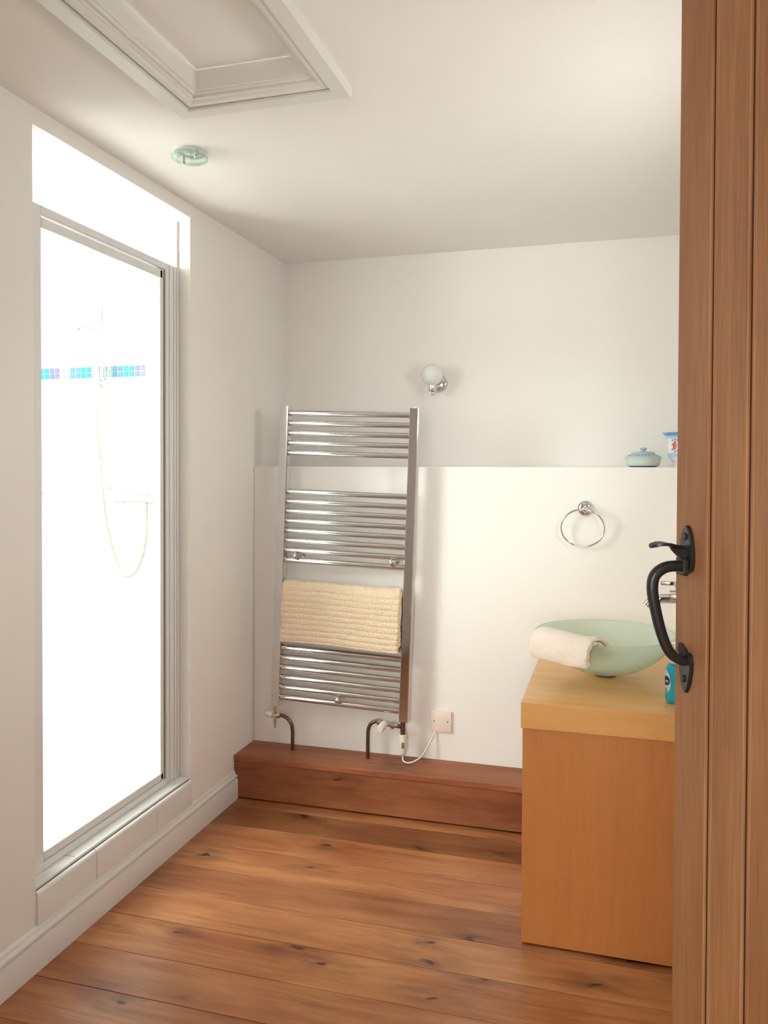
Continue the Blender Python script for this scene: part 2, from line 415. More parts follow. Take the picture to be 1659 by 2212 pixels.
struct('ceiling_shower', 'white shower ceiling with a rooflight',
       [box(SX0 - .1, RX0, SY0 - .1, SY1 + .1, SZ, SZ + .05), box(RX1, XS + .05, SY0 - .1, SY1 + .1, SZ, SZ + .05), box(RX0, RX1, SY0 - .1, RY0, SZ, SZ + .05), box(RX0, RX1, RY1, SY1 + .1, SZ, SZ + .05)], TILEW, 'ceiling')
w1 = struct_empty('window_1', 'white framed window in the outer shower wall', 'window', (SX0 - .06, (WY0 + WY1) / 2, WZ0))
for g in (box(SX0 - .08, SX0 - .03, WY0, WY0 + .04, WZ0, WZ1), box(SX0 - .08, SX0 - .03, WY1 - .04, WY1, WZ0, WZ1),
          box(SX0 - .08, SX0 - .03, WY0 + .04, WY1 - .04, WZ0, WZ0 + .04), box(SX0 - .08, SX0 - .03, WY0 + .04, WY1 - .04, WZ1 - .04, WZ1)):
    obj('window_frame', g, UPVC, w1)
obj('pane', box(SX0 - .058, SX0 - .054, WY0 + .04, WY1 - .04, WZ0 + .04, WZ1 - .04), PANE, w1)
w2 = struct_empty('window_2', 'rooflight above the shower', 'window', ((RX0 + RX1) / 2, (RY0 + RY1) / 2, SZ))
for g in (box(RX0, RX0 + .03, RY0, RY1, SZ, SZ + .05), box(RX1 - .03, RX1, RY0, RY1, SZ, SZ + .05), box(RX0 + .03, RX1 - .03, RY0, RY0 + .03, SZ, SZ + .05), box(RX0 + .03, RX1 - .03, RY1 - .03, RY1, SZ, SZ + .05)):
    obj('window_frame', g, UPVC, w2)
obj('pane', box(RX0 + .03, RX1 - .03, RY0 + .03, RY1 - .03, SZ + .02, SZ + .025), PANE, w2)

w3 = struct_empty('fill_window_3', 'added white framed landing fill window facing the doorway', 'window', (-.15, -1.65, 1.025))  # unseen window, added to bring frontal fill through the doorway
for g in (box(-.625, -.585, -1.68, -1.63, 1.025, 1.975), box(.285, .325, -1.68, -1.63, 1.025, 1.975), box(-.585, .285, -1.68, -1.63, 1.025, 1.065), box(-.585, .285, -1.68, -1.63, 1.935, 1.975)):
    obj('window_frame', g, UPVC, w3)
obj('pane', box(-.585, .285, -1.657, -1.653, 1.065, 1.935), PANE, w3)
w4 = struct_empty('fill_window_4', 'added white framed fill window above the ledge of the right wall', 'window', (XR + .05, 2.05, 1.54))  # added out of sight behind the door, fills the left wall with light
for g in (box(XR + .03, XR + .08, 1.79, 1.82, 1.54, 1.92), box(XR + .03, XR + .08, 2.28, 2.31, 1.54, 1.92), box(XR + .03, XR + .08, 1.82, 2.28, 1.54, 1.57), box(XR + .03, XR + .08, 1.82, 2.28, 1.89, 1.92)):
    obj('window_frame', g, UPVC, w4)
obj('pane', box(XR + .053, XR + .057, 1.82, 2.28, 1.57, 1.89), PANE, w4)

# mosaic band: small glass tiles in pairs of one colour
MOS = {'v': plain('violet_mosaic', (.19, .19, .38, 1), .12), 'b': plain('sky_blue_mosaic', (.10, .28, .44, 1), .12),
       'c': plain('cyan_mosaic', (.022, .35, .38, 1), .12), 'p': plain('pale_mosaic', (.36, .46, .47, 1), .12)}
PT = .0277
seq = 'vvccbbpp' * 4
for k in range(25):
    xr = -1.989 - k * PT
    for row in range(2):
        z0 = 1.8075 + row * .0258
        obj('mosaic_tile', box(xr - PT + .0052, xr, SY1 - .005, SY1, z0, z0 + .0228, .0012), MOS[seq[k]], wse)

# shower fittings
FX = -2.175
riser = t = thing('shower_riser', 'chrome shower riser rail with white handset against the shower wall', 'shower', (FX, SY1, 1.0))
obj('rail', sweep([(FX, SY1 - .045, 1.30), (FX, SY1 - .045, 2.12)], .009, 12), CHROME, t, smooth=True)
for z in (1.32, 2.10):
    obj('rail_bracket', sweep([(FX, SY1, z), (FX, SY1 - .05, z)], .014, 12), CHROME, t, smooth=True)
obj('slider', [cyl(.019, 1.755, 1.80, (FX, SY1 - .045, 0), 'z', 16, .003), sweep([(FX, SY1 - .05, 1.778), (FX, SY1 - .085, 1.783)], .013, 12)], CHROME, t, smooth=True)
hs = obj('handset', [sweep([(FX, SY1 - .085, 1.745), (FX, SY1 - .087, 1.80), (FX - .002, SY1 - .096, 1.88), (FX - .005, SY1 - .125, 1.955), (FX - .005, SY1 - .14, 1.975)], [.012, .014, .012, .014, .02], 14)], UPVC, t, smooth=True)
hm = tr(FX - .005, SY1 - .15, 1.978) @ Matrix.Rotation(math.radians(35), 4, 'X')
obj('shower_head', move(lathe([(0, -.012), (.044, -.012), (.056, -.006), (.058, .004), (.045, .022), (.02, .034), (0, .036)], 28), hm), CHROME, t, smooth=True)
obj('spray_plate', move(lathe([(0, -.016), (.036, -.016), (.040, -.0121), (0, -.0121)], 28), hm), UPVC, t, smooth=True)
t = thing('shower_mixer', 'chrome wall-mounted bar mixer valve in the shower', 'mixer', (-1.985, SY1, 1.25))
obj('body', sweep([(-2.055, SY1 - .055, 1.272), (-1.915, SY1 - .055, 1.272)], .024, 20), CHROME, t, smooth=True)
for x in (-2.04, -1.93): obj('wall_union', cyl(.03, SY1 - .055, SY1, (x, 0, 1.272), 'y', 20, .002), CHROME, t, smooth=True)
for x0, x1 in ((-2.09, -2.055), (-1.915, -1.88)): obj('knob', cyl(.028, x0, x1, (0, SY1 - .055, 1.272), 'x', 20, .004), CHROME, t, smooth=True)
hose = cat([(FX, SY1 - .085, 1.748), (FX + .005, SY1 - .09, 1.60), (FX + .02, SY1 - .085, 1.36), (FX + .048, SY1 - .08, 1.14), (FX + .09, SY1 - .075, .995), (FX + .145, SY1 - .07, .935), (FX + .20, SY1 - .068, .985), (FX + .228, SY1 - .064, 1.10), (FX + .225, SY1 - .056, 1.243)], 10)
obj('hose', sweep(hose, [.0075 + .0006 * (i % 2) for i in range(len(hose))], 10), plain('chrome_hose', (.46, .44, .40, 1), .35, .4), riser, smooth=True)
t = thing('soap_dish', 'small chrome soap dish on the shower end wall', 'soap dish', (-2.53, SY1, 1.28))
obj('dish', lathe([(0, 1.285), (.035, 1.287), (.052, 1.298), (.054, 1.304), (.048, 1.304), (.034, 1.293), (0, 1.291)], 24, (-2.53, SY1 - .065, 0)), UPVC, t, smooth=True)
obj('bracket', [sweep([(-2.53, SY1, 1.30), (-2.53, SY1 - .012, 1.30)], .02, 14), sweep([(-2.53, SY1, 1.30), (-2.53, SY1 - .012, 1.30)], .008, 10)], CHROME, t, smooth=True)

# ------------------------------------------------------------------ shower door frame in the opening
FXA, FXB = XL - .088, XL - .050        # frame depth range
d2 = struct_empty('door_2', 'white framed glass shower door in the opening of the left wall', 'shower door', (FXA, (OY0 + OY1) / 2, OZ0))
FT = 2.161
obj('jamb', [box(FXA, FXB, OY0 + .001, 1.962, OZ0, FT, .002)], UPVC, d2)
fj = obj('jamb', [box(FXA, FXB, 2.632, OY1 - .001, OZ0, FT, .002)], UPVC, d2)
for y in (2.652, 2.684, 2.704): obj('cover_strip', box(FXB, FXB + .004, y, y + .011, OZ0, FT - .001, .0015), UPVC, d2)
obj('header', [box(FXA, FXB, 1.962, 2.632, 2.135, FT, .002)], UPVC, d2)
obj('threshold', [box(FXA, FXB, 1.962, 2.632, OZ0, OZ0 + .022, .002)], UPVC, d2)
# hinged leaf
obj('top_rail', [box(FXA + .006, FXB - .002, 1.966, 2.612, 2.099, 2.128, .002)], UPVC, d2)
obj('bottom_rail', [box(FXA + .006, FXB - .002, 1.966, 2.612, OZ0 + .027, OZ0 + .052, .002)], UPVC, d2)
obj('hinge_stile', [box(FXA + .006, FXB - .002, 2.596, 2.616, OZ0 + .025, 2.132, .002)], UPVC, d2)
obj('closing_strip', [box(FXA + .014, FXB - .012, 1.964, 1.970, OZ0 + .053, 2.098)], UPVC, d2)
obj('hinge_seal', [box(FXA + .010, FXB - .006, 2.6175, 2.6305, OZ0 + .025, 2.132)], plain('grey_seal', (.25, .25, .24, 1), .6), d2)
obj('glass_pane', box(FXA + .018, FXA + .023, 1.971, 2.595, OZ0 + .053, 2.098), PANE, d2)
struct('trim_1', 'slim white bead on the reveal above the shower door', box(XL - .062, XL - .050, OY1 - .010, OY1 - .0005, FT + .001, 2.337, .002), GLOSSW, 'trim')

# tiled sill and upstand below the shower door
t1 = struct_empty('trim_2', 'white glazed tiles on the sill and upstand below the shower door', 'tiled sill', (XL, (OY0 + OY1) / 2, .119))
JY = [OY0, 2.132, 2.473, OY1]
for a, b in zip(JY[:-1], JY[1:]):
    z1 = OZ0 - .009
    pf = [(XL, .1195), (XL + .007, .1195), (XL + .007, z1 - .012), (XL + .0055, z1 - .005), (XL + .001, z1 - .0005), (XL - .004, z1), (XL - .004, .20), (XL, .20)]
    obj('upstand_tile', prism(pf[:6] + [(XL - .002, z1), (XL, .195)], a + .0012, b - .0012, 'y'), TILEW, t1, smooth=True, auto=40)
JS = [OY0, 2.060, 2.40, OY1]
for k, (a, b) in enumerate(zip(JS[:-1], JS[1:])):
    obj('sill_tile', box(XL - .12, XL - .0075, a + .001, b - .001, OZ0 - .011, OZ0 - .0005 + .0006 * (k % 2), .0012), TILEW, t1)
obj('grout_bed', box(XL - .0075, XL - .0035, OY0, OY1, OZ0 - .012, OZ0 - .009), DARK, t1)

# ------------------------------------------------------------------ boxing along the foot of the back wall
t = thing('pipe_boxing', 'knotty brown timber boxing along the foot of the back wall', 'boxing', (-.65, Y0, 0))
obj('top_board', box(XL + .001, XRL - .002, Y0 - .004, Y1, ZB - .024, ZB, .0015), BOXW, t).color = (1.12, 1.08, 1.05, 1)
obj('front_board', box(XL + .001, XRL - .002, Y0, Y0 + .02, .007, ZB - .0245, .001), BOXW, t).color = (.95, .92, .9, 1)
obj('back_batten', box(XL + .001, XRL - .002, Y0 + .03, Y0 + .05, 0, ZB - .025), DARK, t)

# ------------------------------------------------------------------ pine ledged door, standing open
EX, EY, ROTD = .0738, 1.047, math.radians(-67.677)
d1 = struct_empty('door_1', 'open brown pine plank door with black iron latch', 'door', (EX, EY, 0), (0, 0, ROTD), local=True)
TONGUE = plain('groove_shade_tongue', rgb(66, 36, 25), .8)  # shade of the plank grooves put into the tongue colour
PW, DL, TH = .0780, .753, .022
x = 0.0; k = 0
while x < DL - .02:
    x1 = min(x + (.0765 if k == 0 else PW), DL)
    g = .0026
    if k == 0: poly = [(x, 0), (x1 - g - .001, 0), (x1 - g, .001), (x1 - g, TH), (x, TH)]
    else:      # bead worked on the leading edge
        xa = x + g
        poly = [(xa, TH), (xa, .0045)] + [(xa + .0042 - .0042 * math.cos(a), .0045 - .0042 * math.sin(a)) for a in (.5, 1.0, 1.57, 2.1, 2.6)] + \
               [(xa + .0090, .0042), (xa + .0102, .0008), (xa + .0115, 0), (x1 - g - .001, 0), (x1 - g, .001), (x1 - g, TH)]
    o = obj('plank', prism(poly, .012, 2.085, 'z'), DOORW, d1)
    o.color = [(1.0, .99, .97, 1), (1.0, 1.0, 1.0, 1), (.96, .94, .92, 1), (1.03, 1.0, .96, 1)][k % 4]
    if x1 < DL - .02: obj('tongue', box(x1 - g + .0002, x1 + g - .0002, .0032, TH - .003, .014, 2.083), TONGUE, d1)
    x = x1; k += 1
for z in (.18, 1.0, 1.82):
    obj('ledge', box(.03, DL - .02, TH, TH + .022, z, z + .12, .004), DOORW, d1)
# thumb latch
HT = .031
def leaf(zs, widths, y0=-.0045):
    """flat forged plate outline: half widths at heights, chamfered"""
    L_ = [(HT - w, z) for z, w in zip(zs, widths)]; R_ = [(HT + w, z) for z, w in zip(zs, widths)]
    out = L_ + R_[::-1]
    c = Vector((HT, 0, sum(zs) / len(zs)))
    n = len(out); V = [Vector((a, 0.0, b)) for a, b in out] + [Vector((a, y0 * .7, b)) for a, b in out]
    V += [Vector((HT + (a - HT) * .86, y0, c.z + (b - c.z) * .97)) for a, b in out]
    F = []
    for s in range(2):
        for i in range(n):
            j = (i + 1) % n; F.append([s * n + i, s * n + j, (s + 1) * n + j, (s + 1) * n + i])
    F.append(list(range(2 * n, 3 * n))); F.append(list(range(n)))
    return fixn(V, F)
zs = [1.2785, 1.281, 1.287, 1.295, 1.305, 1.315, 1.324, 1.331, 1.3345]
ws = [.006, .012, .0155, .0165, .016, .014, .0105, .006, .002]
tp = obj('latch_plate', leaf(zs, ws), BLACKI, d1)
zs2 = [1.1345, 1.139, 1.146, 1.155, 1.164, 1.173, 1.180, 1.1835]
ws2 = [.002, .0055, .0095, .0125, .0148, .0155, .0135, .010]
bp_ = obj('latch_plate', leaf(zs2, ws2), BLACKI, d1)
sub('screw', [cyl(.0042, -.0066, -.004, (HT, 0, 1.3215), 'y', 12, .0006)], BLACKI, tp, smooth=True)
sub('screw', [cyl(.0042, -.0066, -.004, (HT - .001, 0, 1.151), 'y', 12, .0006)], BLACKI, bp_, smooth=True)
sub('collar', [box(HT - .011, HT + .011, -.0115, -.004, 1.2755, 1.2965, .002)], BLACKI, tp)
sub('top_lip', [sweep([(HT - .003, -.003, 1.181), (HT - .003, -.0065, 1.187), (HT - .003, -.0075, 1.193)], [.006, .005, .0028], 8)], BLACKI, bp_, smooth=True)
bow = cat([(HT, -.004, 1.2855), (HT, -.016, 1.2865), (HT, -.030, 1.2845), (HT, -.0415, 1.2760), (HT, -.0450, 1.2620), (HT, -.0425, 1.2430), (HT, -.0358, 1.2150), (HT, -.0275, 1.1920), (HT, -.0190, 1.1795), (HT, -.0100, 1.1740), (HT, -.002, 1.1715)], 6)
m_ = len(bow)
obj('pull_handle', sweep(bow, [.0066 if i < m_ * .35 else .0066 - .0008 * min(1, (i - m_ * .35) / (m_ * .5)) for i in range(m_)], 12, ref=(1, 0, 0), ell=(.95, 1.0), squ=.75), BLACKI, d1, smooth=True)
# thumb piece: a dished tongue on a web
V = []; F = []; rows = []
prof = [(-.002, 1.3085, .0045), (-.012, 1.3090, .0050), (-.020, 1.3110, .0085), (-.028, 1.3130, .0115), (-.036, 1.3130, .0118), (-.043, 1.3115, .0095), (-.0475, 1.3105, .0050)]
for (yy, zz, w) in prof:
    row = []
    for s in (-1, -.5, 0, .5, 1):
        row.append(len(V)); V.append(Vector((HT + w * s, yy, zz + .0018 * (s * s))))
    for s in (1, .5, 0, -.5, -1):
        row.append(len(V)); V.append(Vector((HT + w * s, yy, zz - .0028 + .0014 * (s * s))))
    rows.append(row)
for A, B in zip(rows[:-1], rows[1:]):
    n = len(A)
    for i in range(n): F.append([A[i], A[(i + 1) % n], B[(i + 1) % n], B[i]])
F.append(rows[0]); F.append(rows[-1])
web = prism([(-.002, 1.3095), (-.024, 1.3100), (-.021, 1.3050), (-.015, 1.2990), (-.008, 1.2960), (-.002, 1.2950)], HT - .0024, HT + .0024, 'x')
obj('thumb_lever', [fixn(V, F), web], BLACKI, d1, smooth=True, auto=50)

# ------------------------------------------------------------------ loft hatch
def mitred(parent, name, prof, mat, smooth=False):
    """four mitred lengths round the hatch; prof = (inset from the outer edge, height against the ceiling)"""
    cor = lambda s: [(HX0 + s, HY0 + s), (HX1 - s, HY0 + s), (HX1 - s, HY1 - s), (HX0 + s, HY1 - s)]
    for k in range(4):
        V = []; n = len(prof)
        for e in (k, (k + 1) % 4):
            for s, z in prof:
                c = cor(s)[e]; V.append(Vector((c[0], c[1], ZC + z)))
        F = [list(range(n)), [n + i for i in range(n)]] + [[i, (i + 1) % n, n + (i + 1) % n, n + i] for i in range(n)]
        obj(name, fixn(V, F), mat, parent, smooth=smooth, auto=35)
t = thing('loft_hatch', 'white moulded loft hatch in the ceiling', 'hatch', ((HX0 + HX1) / 2, (HY0 + HY1) / 2, ZC))
mitred(t, 'frame_board', [(0, 0), (0, -.026), (.002, -.028), (.040, -.028), (.042, -.026), (.042, 0)], GLOSSW)
mitred(t, 'bead', [(.044, .0), (.044, -.014), (.046, -.019), (.051, -.0215), (.057, -.021), (.062, -.0175), (.066, -.012), (.072, -.0105), (.073, 0)], GLOSSW, True)
mitred(t, 'stop_strip', [(.0735, 0), (.0735, -.004), (.082, -.004), (.085, .000), (.0855, .004), (.0855, .010), (.0735, .010)], GLOSSW, True)
mitred(t, 'lining_board', [(.0860, .001), (.0930, .001), (.0935, .004), (.0935, .052), (.0860, .052)], GLOSSW)
obj('panel', box(HX0 + .080, HX1 - .080, HY0 + .080, HY1 - .080, ZC + .0535, ZC + .066), CEIL, t)

# ------------------------------------------------------------------ ceiling light: round glass disc on studs
cx, cy = -1.293, 2.268
t = thing('ceiling_downlight', 'round clear green-edged glass ceiling light near the shower opening', 'ceiling light', (cx, cy, ZC))
obj('mounting_ring', lathe([(0, ZC), (.050, ZC), (.050, ZC - .006), (.034, ZC - .006), (.032, ZC - .002), (0, ZC - .002)], 36, (cx, cy, 0)), plain('pale_grey_ring', (.66, .66, .63, 1), .4), t, smooth=True)
obj('glass_disc', lathe([(0, ZC - .014), (.054, ZC - .014), (.0555, ZC - .0155), (.0555, ZC - .0245), (.054, ZC - .026), (0, ZC - .026)], 48, (cx, cy, 0)), GREENG, t, smooth=True)
obj('disc_edge', lathe([(.0545, ZC - .0150), (.0560, ZC - .0160), (.0560, ZC - .0240), (.0545, ZC - .0250)], 48, (cx, cy, 0)), frosted('green_glass_edge', (.60, .80, .70, 1), .5, .3, .05), t, smooth=True)
for a in (2.6, 5.74):
    obj('stud', cyl(.0055, ZC - .031, ZC - .004, (cx + .038 * math.cos(a), cy + .038 * math.sin(a), 0), 'z', 14, .001), CHROME, t, smooth=True)
obj('lens', lathe([(0, ZC - .0065), (.020, ZC - .0065), (.022, ZC - .003), (0, ZC - .003)], 24, (cx, cy, 0)), OPAL, t, smooth=True)

# ------------------------------------------------------------------ globe wall light
gx, gy, gz = -.795, Y2 - .085, 1.829
t = thing('wall_light', 'opal globe wall light on chrome bracket, above the towel radiator', 'wall light', (gx, Y2, gz))
obj('back_plate', lathe([(0, 0), (.042, 0), (.043, -.004), (.040, -.010), (.030, -.016), (0, -.018)], 36, (gx + .012, Y2, gz - .032), 'y'), CHROME, t, smooth=True)
obj('arm', sweep(cat([(gx + .010, Y2 - .012, gz - .040), (gx + .006, Y2 - .05, gz - .066), (gx + .002, gy + .006, gz - .070), (gx, gy, gz - .068)], 6), [.009] * 19, 12), CHROME, t, smooth=True)
obj('lamp_holder', lathe([(0, gz - .076), (.0165, gz - .076), (.0175, gz - .074), (.0175, gz - .046), (.015, gz - .044), (0, gz - .044)], 28, (gx, gy, 0)), CHROME, t, smooth=True)
obj('bracket_ball', sphere(.0115, (gx + .003, gy, gz - .082), 18, 10), CHROME, t, smooth=True)
obj('screw', cyl(.0055, gy - .016, gy - .008, (gx - .001, 0, gz - .083), 'y', 14, .001), CHROMED, t, smooth=True)
obj('globe_shade', sphere(.0485, (gx, gy, gz), 36, 20), OPAL, t, smooth=True)

# ------------------------------------------------------------------ towel radiator (hangs slightly crooked)
TILT = math.radians(1.9)
RC = Vector((-1.120, 3.205, .365))
rad = thing('towel_radiator', 'chrome ladder towel radiator hanging slightly crooked on the back wall', 'radiator', RC, (0, TILT, 0), local=True)
RI = (Matrix.Translation(RC) @ Matrix.Rotation(TILT, 4, 'Y')).inverted()
def W(x, y, z): return RI @ Vector((x, y, z))
HC, RH = .2865, 1.297
for s in (-1, 1):
    # D-shaped upright
    o_ = []
    for a, b in ((-.020, .016), (-.020, -.013), (-.019, -.0165), (-.0165, -.018), (.0165, -.018), (.019, -.0165), (.020, -.013), (.020, .016)): o_.append((s * HC + a, b))
    obj('upright', prism(o_, 0, RH, 'z'), CHROME, rad, smooth=True, auto=30)
obj('bleed_valve', lathe([(0, RH), (.009, RH), (.009, RH + .004), (.006, RH + .006), (0, RH + .006)], 16, (HC, 0, 0)), CHROME, rad, smooth=True)
rz = [1.269 - .0425 * k for k in range(5)] + [.932 - .0421 * k for k in range(8)] + [.514 - .0432 * k for k in range(12)]
rung = None
for z in rz:
    if rung is None:
        rung = obj('rung', sweep([(-HC + .008, 0, z), (HC - .008, 0, z)], 0.0122, 20), CHROME, rad, smooth=True)
        z00 = z
    else:
        c = rung.copy(); COL.objects.link(c); c.parent = rad; c.location = rung.location + Vector((0, 0, z - z00))
for bx, bz in ((-.214, .658), (.214, .658), (-.001, .060)):
    b_ = obj('wall_bracket', [cyl(.0075, -.02, .072, (bx, 0, bz), 'y', 16), cyl(.0155, .060, .0715, (bx, 0, bz), 'y', 20, .002)], CHROME, rad, smooth=True)
    sub('bracket_cap', lathe([(0, -.032), (.006, -.0315), (.0125, -.027), (.0135, -.022), (.0125, -.017), (0, -.016)], 20, (bx, 0, bz), 'y'), CHROME, b_, smooth=True)
def wsweep(pts, r, n=14, k=8): return sweep([W(*p) for p in cat(pts, k)] if k else [W(*p) for p in pts], r, n)
YR = 3.205
# left valve
lx = -1.4155
v = obj('valve', [wsweep([(lx, YR, .376), (lx, YR, .352)], .0115, 6, 0), wsweep([(lx, YR, .352), (lx, YR, .316)], .0095, 14, 0),
                  wsweep([(lx - .012, YR, .330), (lx + .014, YR, .330)], .0095, 14, 0), wsweep([(lx + .012, YR, .330), (lx + .026, YR, .330)], .0125, 6, 0)], CHROME, rad, smooth=True, auto=25)
sub('drain_tail', [wsweep([(lx, YR, .318), (lx, YR, .300), (lx, YR, .298), (lx, YR, .274)], [.0085, .0075, .0055, .005], 12, 0)], CHROMED, v, smooth=True)
sub('valve_cap', [sweep([W(lx - .011, YR, .330), W(lx - .020, YR, .331), W(lx - .040, YR, .332), W(lx - .047, YR, .332), W(lx - .051, YR, .332)], [.0125, .0135, .0115, .008, .002], 18)], WPLAST, v, smooth=True)
obj('supply_pipe', wsweep([(lx + .02, YR, .330), (lx + .040, YR, .329), (lx + .062, YR, .318), (lx + .078, YR, .296), (lx + .0835, YR, .268), (lx + .0835, YR, .23), (lx + .0835, YR, ZB + .0006)], .0078), COPPER, rad, smooth=True)
# right valve, tee and heating element
rx = -.838
obj('tee', [wsweep([(rx, YR, .368), (rx, YR, .296)], .0105, 16, 0), wsweep([(rx, YR, .330), (rx - .030, YR, .333)], .0085, 14, 0)], COPPER, rad, smooth=True)
v = obj('valve', [wsweep([(rx - .022, YR, .3325), (rx - .036, YR, .3335)], .009, 14, 0), wsweep([(rx - .036, YR, .3335), (rx - .050, YR, .3345)], .0150, 6, 0),
                  wsweep([(rx - .050, YR, .3345), (rx - .098, YR, .342)], .0100, 14, 0), wsweep([(rx - .094, YR, .342), (rx - .110, YR, .344)], .0140, 6, 0)], CHROME, rad, smooth=True, auto=25)
sub('valve_cap', [sweep([W(rx - .078, YR - .004, .337), W(rx - .081, YR - .020, .333), W(rx - .084, YR - .048, .329), W(rx - .0845, YR - .052, .3285)], [.0150, .0165, .0150, .0115], 20)], WPLAST, v, smooth=True)
obj('supply_pipe', wsweep([(rx - .106, YR, .3435), (rx - .122, YR, .342), (rx - .140, YR, .330), (rx - .1505, YR, .306), (rx - .1525, YR, .27), (rx - .1525, YR, .23), (rx - .1525, YR, ZB + .0006)], .0078), COPPER, rad, smooth=True)
he = obj('heating_element', sweep([W(rx, YR, .300), W(rx, YR, .297), W(rx, YR, .235), W(rx, YR, .222), W(rx + .001, YR, .213), W(rx + .001, YR, .209)], [.0150, .0160, .0160, .0145, .0095, .003], 20), WPLAST, rad, smooth=True)
sub('element_switch', [move(box(-.006, .006, -.0175, -.012, -.012, .012, .001), RI @ tr(rx + .004, YR, .258))], plain('grey_switch', (.20, .18, .15, 1), .4), he)
cab = [(rx + .001, YR, .211), (rx + .001, YR - .005, .197), (rx + .010, YR - .012, ZB + .006), (rx + .030, YR - .014, ZB + .0045), (rx + .055, YR - .004, ZB + .012), (rx + .080, YR + .018, .215), (rx + .105, YR + .045, .262), (rx + .122, Y1 - .010, .299), (rx + .124, Y1 - .006, .306)]
sub('power_cable', wsweep(cab, .0034, 10, 8), WPLAST, he, smooth=True)

# spur outlet on the wall
t = thing('wall_outlet', 'square cream flex outlet plate on the back wall beside the towel radiator', 'outlet', (-.689, Y1, .300))
def slab(x0, x1, z0, z1, y0, y1, bev, nm, mat, par): return obj(nm, box(x0, x1, y0, y1, z0, z1, bev, 2), mat, par, smooth=True)
slab(-.733, -.646, .303, .392, Y1 - .011, Y1, .0035, 'cover_plate', plain('cream_outlet_plastic', rgb(243, 226, 212), .4), t)
for sx_ in (-.719, -.661):
    obj('screw', cyl(.0028, Y1 - .0118, Y1 - .010, (sx_, 0, .349), 'y', 10), CHROMED, t, smooth=True)

# ------------------------------------------------------------------ bath mat over the radiator rung (same tilt)
zt_ = .514
mat_t = thing('bath_mat', 'folded cream ribbed cotton bath mat hung over the towel radiator', 'bath mat', RC, (0, TILT, 0), local=True)
def mat_sheet(x0, x1, path, rib, nx=90, th=.010, seed=1):
    """cloth with raised ribs across its length, following a section path of (y, z)"""
    P = [Vector((0, a, b)) for a, b in path]
    S = [0.0]
    for a, b in zip(P[:-1], P[1:]): S.append(S[-1] + (b - a).length)
    n = int(S[-1] / .0016); pts = []
    j = 0
    for i in range(n + 1):
        s = S[-1] * i / n
        while j < len(S) - 2 and S[j + 1] < s: j += 1
        t_ = (s - S[j]) / (S[j + 1] - S[j]); pts.append((s, P[j].lerp(P[j + 1], t_)))
    rnd = random.Random(seed); ph = [rnd.uniform(0, 6.28) for _ in range(8)]
    V = []; F = []
    for side in (1, -1):
        for i, (s, p_) in enumerate(pts):
            a = pts[max(0, i - 1)][1]; b = pts[min(n, i + 1)][1]; T = (b - a).normalized(); N_ = Vector((0, T.z, -T.y))
            for k in range(nx + 1):
                u = k / nx; x = x0 + (x1 - x0) * u
                wv = .0012 * math.sin(u * 9 + ph[0] + s * 30) + .0008 * math.sin(u * 23 + ph[1] + s * 55)
                q = ((s + wv) / rib) % 1.0
                h = th * .5 + (.0042 * (1 - abs(2 * q - 1) ** 2.5)) + .0011 * rnd.uniform(-1, 1)
                edge = min(u, 1 - u) * (x1 - x0); h *= min(1, .55 + edge / .008)
                e2 = min(s, S[-1] - s); h *= min(1, .45 + e2 / .008)
                xx = x + .0012 * math.sin(s * 60 + ph[2]) + .0007 * rnd.uniform(-1, 1)
                V.append(Vector((xx, p_.y, p_.z + .0025 * math.sin(u * 5.5 + ph[3]) * (1 if s > S[-1] * .5 else .2))) + N_ * (h * side))
    w = nx + 1; o2 = (n + 1) * w
    for i in range(n):
        for k in range(nx):
            F.append([i * w + k, i * w + k + 1, (i + 1) * w + k + 1, (i + 1) * w + k]); F.append([o2 + i * w + k, o2 + (i + 1) * w + k, o2 + (i + 1) * w + k + 1, o2 + i * w + k + 1])
        F.append([i * w, (i + 1) * w, o2 + (i + 1) * w, o2 + i * w]); F.append([i * w + nx, o2 + i * w + nx, o2 + (i + 1) * w + nx, (i + 1) * w + nx])
    for k in range(nx):
        F.append([k, o2 + k, o2 + k + 1, k + 1]); F.append([n * w + k, n * w + k + 1, o2 + n * w + k + 1, o2 + n * w + k])
    return V, F
front = [(.019, zt_ - .18), (.019, zt_ - .004), (.015, zt_ + .010), (.007, zt_ + .017), (0, zt_ + .0185), (-.008, zt_ + .017), (-.017, zt_ + .009), (-.0215, zt_ - .004), (-.024, zt_ - .05), (-.025, zt_ - .13), (-.026, zt_ - .205)]
obj('cloth', mat_sheet(-HC + .026, HC - .0225, front, .0235, seed=3), MATC, mat_t, smooth=True, auto=180)
back_f = [(-.0350, zt_ - .226), (-.0350, zt_ - .12), (-.0335, zt_ - .03), (-.026, zt_ + .012), (-.014, zt_ + .027), (0, zt_ + .0295), (.012, zt_ + .026), (.022, zt_ + .012), (.029, zt_ - .006), (.030, zt_ - .14)]
obj('cloth_fold', mat_sheet(-HC + .0215, HC - .027, back_f[::-1], .0235, seed=5), MATC, mat_t, smooth=True, auto=180)

